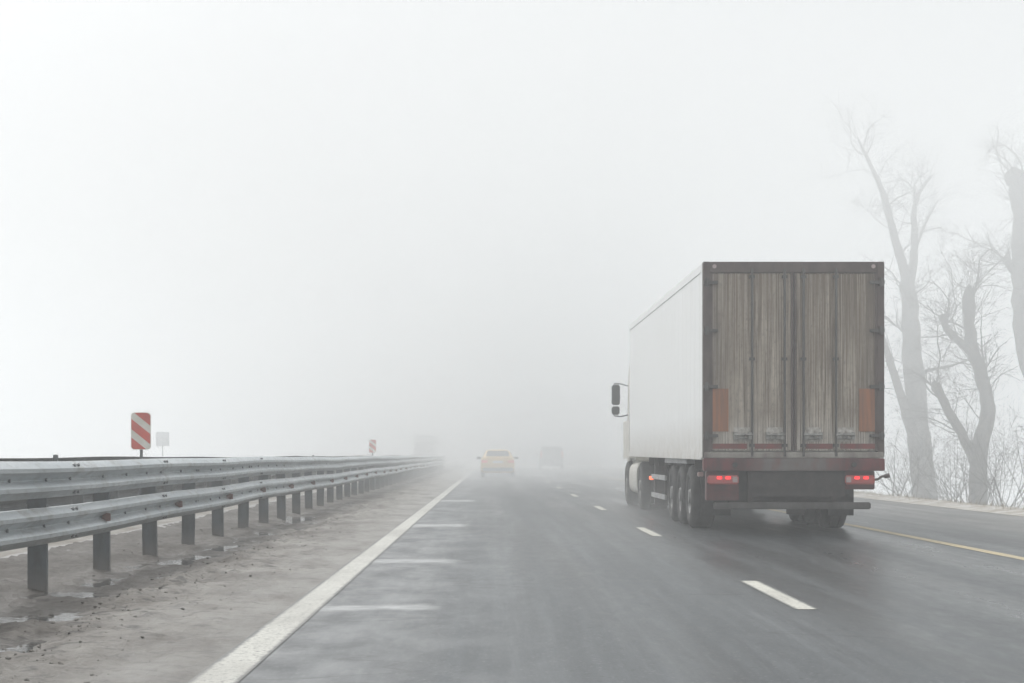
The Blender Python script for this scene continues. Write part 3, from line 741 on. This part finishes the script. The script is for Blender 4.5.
# undergrowth
def shrub(label, x, d, h, n, lean=0.0):
    X = (x - 492) * d / F; z = terr(X, d)
    root = thing('bare_shrub', label, 'shrub', (X, d, z), 'leafless shrubs under the roadside trees')
    tw = MB()
    for _ in range(int(n * .7)):
        a = rng.uniform(0, 6.28); dd = Vector((math.cos(a) * rng.uniform(.15, .8) + lean, math.sin(a) * rng.uniform(.15, .7), 1)).normalized()
        L_ = h * rng.uniform(.6, 1.1); q = Vector((rng.gauss(0, .15), rng.gauss(0, .15), -.05)); pts = [q.copy()]
        for i in range(7):
            dd = (dd + Vector((rng.gauss(0, .10), rng.gauss(0, .10), -.02))).normalized(); q = q + dd * L_ / 7; pts.append(q.copy())
        MB().tube(pts, [.017 * (1 - .75 * i / 7) for i in range(8)], 5, caps=False).build('stem', M['twig'], root)
        sprout(tw, pts, .2, 1, 5, h * .4, .006, 1)
    tw.build('crown', M['twig'], root)
for lab, x, d, h, n, ln in (
        ('leafless shrub half hidden by the trailer rear corner', 900, 69, 3.77, 15, -.1),
        ('leafless shrub just left of the tall forked trunk', 914, 64, 2.75, 10, -.25),
        ('tangled leafless shrub between the two visible tree bases', 951, 69, 3.77, 21, .0),
        ('low spreading shrub at the foot of the crooked pollarded tree', 972, 57, 2.46, 13, -.2),
        ('leafless shrub just right of the crooked pollarded tree', 1001, 64, 4.21, 21, .1),
        ('leafless shrub at the right edge of view behind the verge', 1030, 57, 3.62, 18, -.1),
        ('faint tall shrub deep in the fog behind the pollarded tree', 985, 91, 5.65, 24, .0),
        ('faint tall shrub deep in the fog behind the forked tree', 938, 99, 5.51, 21, .0)):
    shrub(lab, x, d, h, n, ln)

# dead grass along the right verge and grit clods on the left shoulder
g = MB()
for _ in range(2600):
    y = rng.uniform(24, 75); x = rng.gauss(10.75, .28)
    if x < 10.2: continue
    z = verge_z(x, y) - .01; h = rng.uniform(.04, .16); a = rng.uniform(0, 6.28); w = .004
    dx, dy = math.cos(a), math.sin(a); l = rng.uniform(.2, 1.0) * h
    g.add([(x - dy * w, y + dx * w, z), (x + dy * w, y - dx * w, z), (x + dx * l, y + dy * l, z + h)], [(0, 1, 2)])
g.build('dead_grass', M['grass'], kind='stuff')
ico = [Vector(v) for v in ((0, 0, 1), (.89, 0, .45), (.28, .85, .45), (-.72, .53, .45), (-.72, -.53, .45), (.28, -.85, .45), (.72, .53, -.45), (-.28, .85, -.45), (-.89, 0, -.45), (-.28, -.85, -.45), (.72, -.53, -.45), (0, 0, -1))]
icf = [(0, 1, 2), (0, 2, 3), (0, 3, 4), (0, 4, 5), (0, 5, 1), (1, 6, 2), (2, 7, 3), (3, 8, 4), (4, 9, 5), (5, 10, 1), (2, 6, 7), (3, 7, 8), (4, 8, 9), (5, 9, 10), (1, 10, 6), (6, 11, 7), (7, 11, 8), (8, 11, 9), (9, 11, 10), (10, 11, 6)]
k = MB()
for _ in range(1500):
    y = 8 + rng.expovariate(1 / 14); x = rng.choice((rng.gauss(-2.8, .2), rng.gauss(-2.8, .3), rng.uniform(-4.7, -1.9)))
    if y > 60 or not -4.8 < x < -1.75: continue
    s = min(.018, .003 + rng.expovariate(1 / .0035)); z = mud_z(x, y)
    k.add([(x + v.x * s * rng.uniform(.7, 1.4), y + v.y * s * rng.uniform(.7, 1.4), z + s * .3 + v.z * s * rng.uniform(.5, .9)) for v in ico], icf)
k.build('mud_grit', M['mud'], kind='stuff')

# ------------------------------------------------------------------ fog
def volume_mat(name, density, col=(1, 1, 1), aniso=0.0):
    m = bpy.data.materials.new(name); m.use_nodes = True; nt = m.node_tree; nt.nodes.clear()
    out = nt.nodes.new('ShaderNodeOutputMaterial'); v = nt.nodes.new('ShaderNodeVolumePrincipled')
    v.inputs['Color'].default_value = (*col, 1); v.inputs['Density'].default_value = density; v.inputs['Anisotropy'].default_value = aniso
    nt.links.new(v.outputs[0], out.inputs['Volume']); return m, v
HAZE = .0062
hm, _v = volume_mat('fog', HAZE, (.872, .883, .887), .25)
haze = MB().box(-310, 310, -100, 465, -2.8, 19).build('haze', hm, kind='stuff')

# spray hanging over the carriageway where traffic lifts the water, ragged and thinning upwards
def spray(name, box, peak, fade, seed):
    m, v = volume_mat(name + '_mist', 0, (.88, .89, .895), .25)
    t = NT(m); t.co = t.n.new('ShaderNodeTexCoord').outputs['Object']
    x0, x1, y0, y1, z1 = box; fx, fy, fz = fade
    d = t.math('MULTIPLY', t.ramp(t.axis(0), x0, x0 + fx), t.ramp(t.axis(0), x1, x1 - fx))
    d = t.math('MULTIPLY', d, t.math('MULTIPLY', t.ramp(t.axis(1), y0, y0 + fy), t.ramp(t.axis(1), y1, y1 - fy)))
    zf = t.ramp(t.axis(2), z1, fz); d = t.math('MULTIPLY', d, t.math('MULTIPLY', zf, zf))
    d = t.math('MULTIPLY', d, t.ramp(t.noise(.16, 3, .6, t.mapping((1, .5, 1.2), (seed, 0, 0))), .3, .7, .25, 1.5))
    t.link(t.math('MULTIPLY', d, peak), v.inputs['Density'])
    return MB().box(x0, x1, y0, y1, -.03, z1).build(name, m, kind='stuff')
# a thicker bank of the same fog lies ahead and thickens upwards
fm, fv = volume_mat('fog_bank_air', 0, (.872, .883, .887), .25)
ft = NT(fm)
fd = ft.math('MULTIPLY', ft.ramp(ft.axis(1), 34, 66), ft.ramp(ft.axis(2), 0, 14, .6, 2.3))
fd = ft.math('MULTIPLY', fd, ft.ramp(ft.axis(0), -8, 1, .4, 1))
ft.link(ft.math('MULTIPLY', fd, .0150), fv.inputs['Density'])
fm.cycles.volume_step_rate = .25
MB().box(-200, 200, 34, 430, -2.2, 18).build('fog_bank', fm, kind='stuff')
spray('road_spray', (-4.2, 11, 44, 190, 4.6), .021, (4.4, 35, .3), 0)
spray('wheel_spray', (1.4, 7.2, 26, 44, 1.3), .034, (1.4, 5, .0), 4)

# ------------------------------------------------------------------ sky, sun, camera
w = bpy.data.worlds.new('World'); sc.world = w; w.use_nodes = True
nt = w.node_tree; bg = nt.nodes['Background']
EL, AZ = 44, -34
sky = nt.nodes.new('ShaderNodeTexSky'); sky.sky_type = 'NISHITA'; sky.sun_disc = False
sky.sun_elevation = R(EL); sky.sun_rotation = R(AZ); sky.air_density = 1.0; sky.dust_density = 6.0; sky.ozone_density = 1.0
hs = nt.nodes.new('ShaderNodeHueSaturation'); hs.inputs['Saturation'].default_value = .12     # overcast: the cloud deck whitens the sky
nt.links.new(sky.outputs[0], hs.inputs['Color']); 
deck = nt.nodes.new('ShaderNodeMix'); deck.data_type = 'RGBA'; deck.inputs[0].default_value = .74     # the even part of the cloud deck
# standard overcast sky: the deck is three times as bright overhead as at the horizon
tc = nt.nodes.new('ShaderNodeTexCoord'); sep = nt.nodes.new('ShaderNodeSeparateXYZ'); nt.links.new(tc.outputs['Generated'], sep.inputs[0])
mr_ = nt.nodes.new('ShaderNodeMapRange'); mr_.clamp = True
for q_, v_ in (('From Min', 0), ('From Max', 1), ('To Min', .62), ('To Max', 1.86)): mr_.inputs[q_].default_value = v_
nt.links.new(sep.outputs[2], mr_.inputs['Value'])
vm = nt.nodes.new('ShaderNodeVectorMath'); vm.operation = 'SCALE'; vm.inputs[0].default_value = (4.92, 5.08, 5.16)
nt.links.new(mr_.outputs[0], vm.inputs['Scale']); nt.links.new(vm.outputs[0], deck.inputs[7])
nt.links.new(hs.outputs[0], deck.inputs[6]); nt.links.new(deck.outputs[2], bg.inputs['Color'])
bg.inputs['Strength'].default_value = .11
sl_ = bpy.data.lights.new('sun', 'SUN'); sl_.energy = 1.4; sl_.angle = R(35); sl_.color = (1, .97, .93)
so = bpy.data.objects.new('sun', sl_); C.objects.link(so)
# sun direction from the sky's rotation (clockwise from +Y)
dirv = Vector((math.sin(R(AZ)) * math.cos(R(EL)), math.cos(R(AZ)) * math.cos(R(EL)), math.sin(R(EL))))
so.rotation_euler = dirv.to_track_quat('Z', 'Y').to_euler()

cam = bpy.data.cameras.new('camera'); co = bpy.data.objects.new('camera', cam); C.objects.link(co)
co.location = (0, 0, CAM_H); co.rotation_euler = (R(90), 0, 0)
cam.sensor_width = 36; cam.lens = 36 * F / 1024; cam.shift_x = 20 / 1024; cam.shift_y = 113.5 / 1024
cam.clip_start = .1; cam.clip_end = 3000
sc.camera = co

sc.view_settings.view_transform = 'Standard'; sc.view_settings.look = 'None'
sc.view_settings.exposure = .56; sc.view_settings.gamma = 1; sc.view_settings.use_curve_mapping = False
sc.render.engine = 'CYCLES'
cy = sc.cycles
cy.max_bounces = 8; cy.volume_bounces = 3; cy.diffuse_bounces = 3; cy.glossy_bounces = 3; cy.transparent_max_bounces = 8
cy.use_denoising = True; cy.denoiser = 'OPENIMAGEDENOISE'; cy.denoising_input_passes = 'RGB_ALBEDO_NORMAL'; cy.denoising_prefilter = 'ACCURATE'; cy.use_adaptive_sampling = False; cy.sample_clamp_indirect = 8
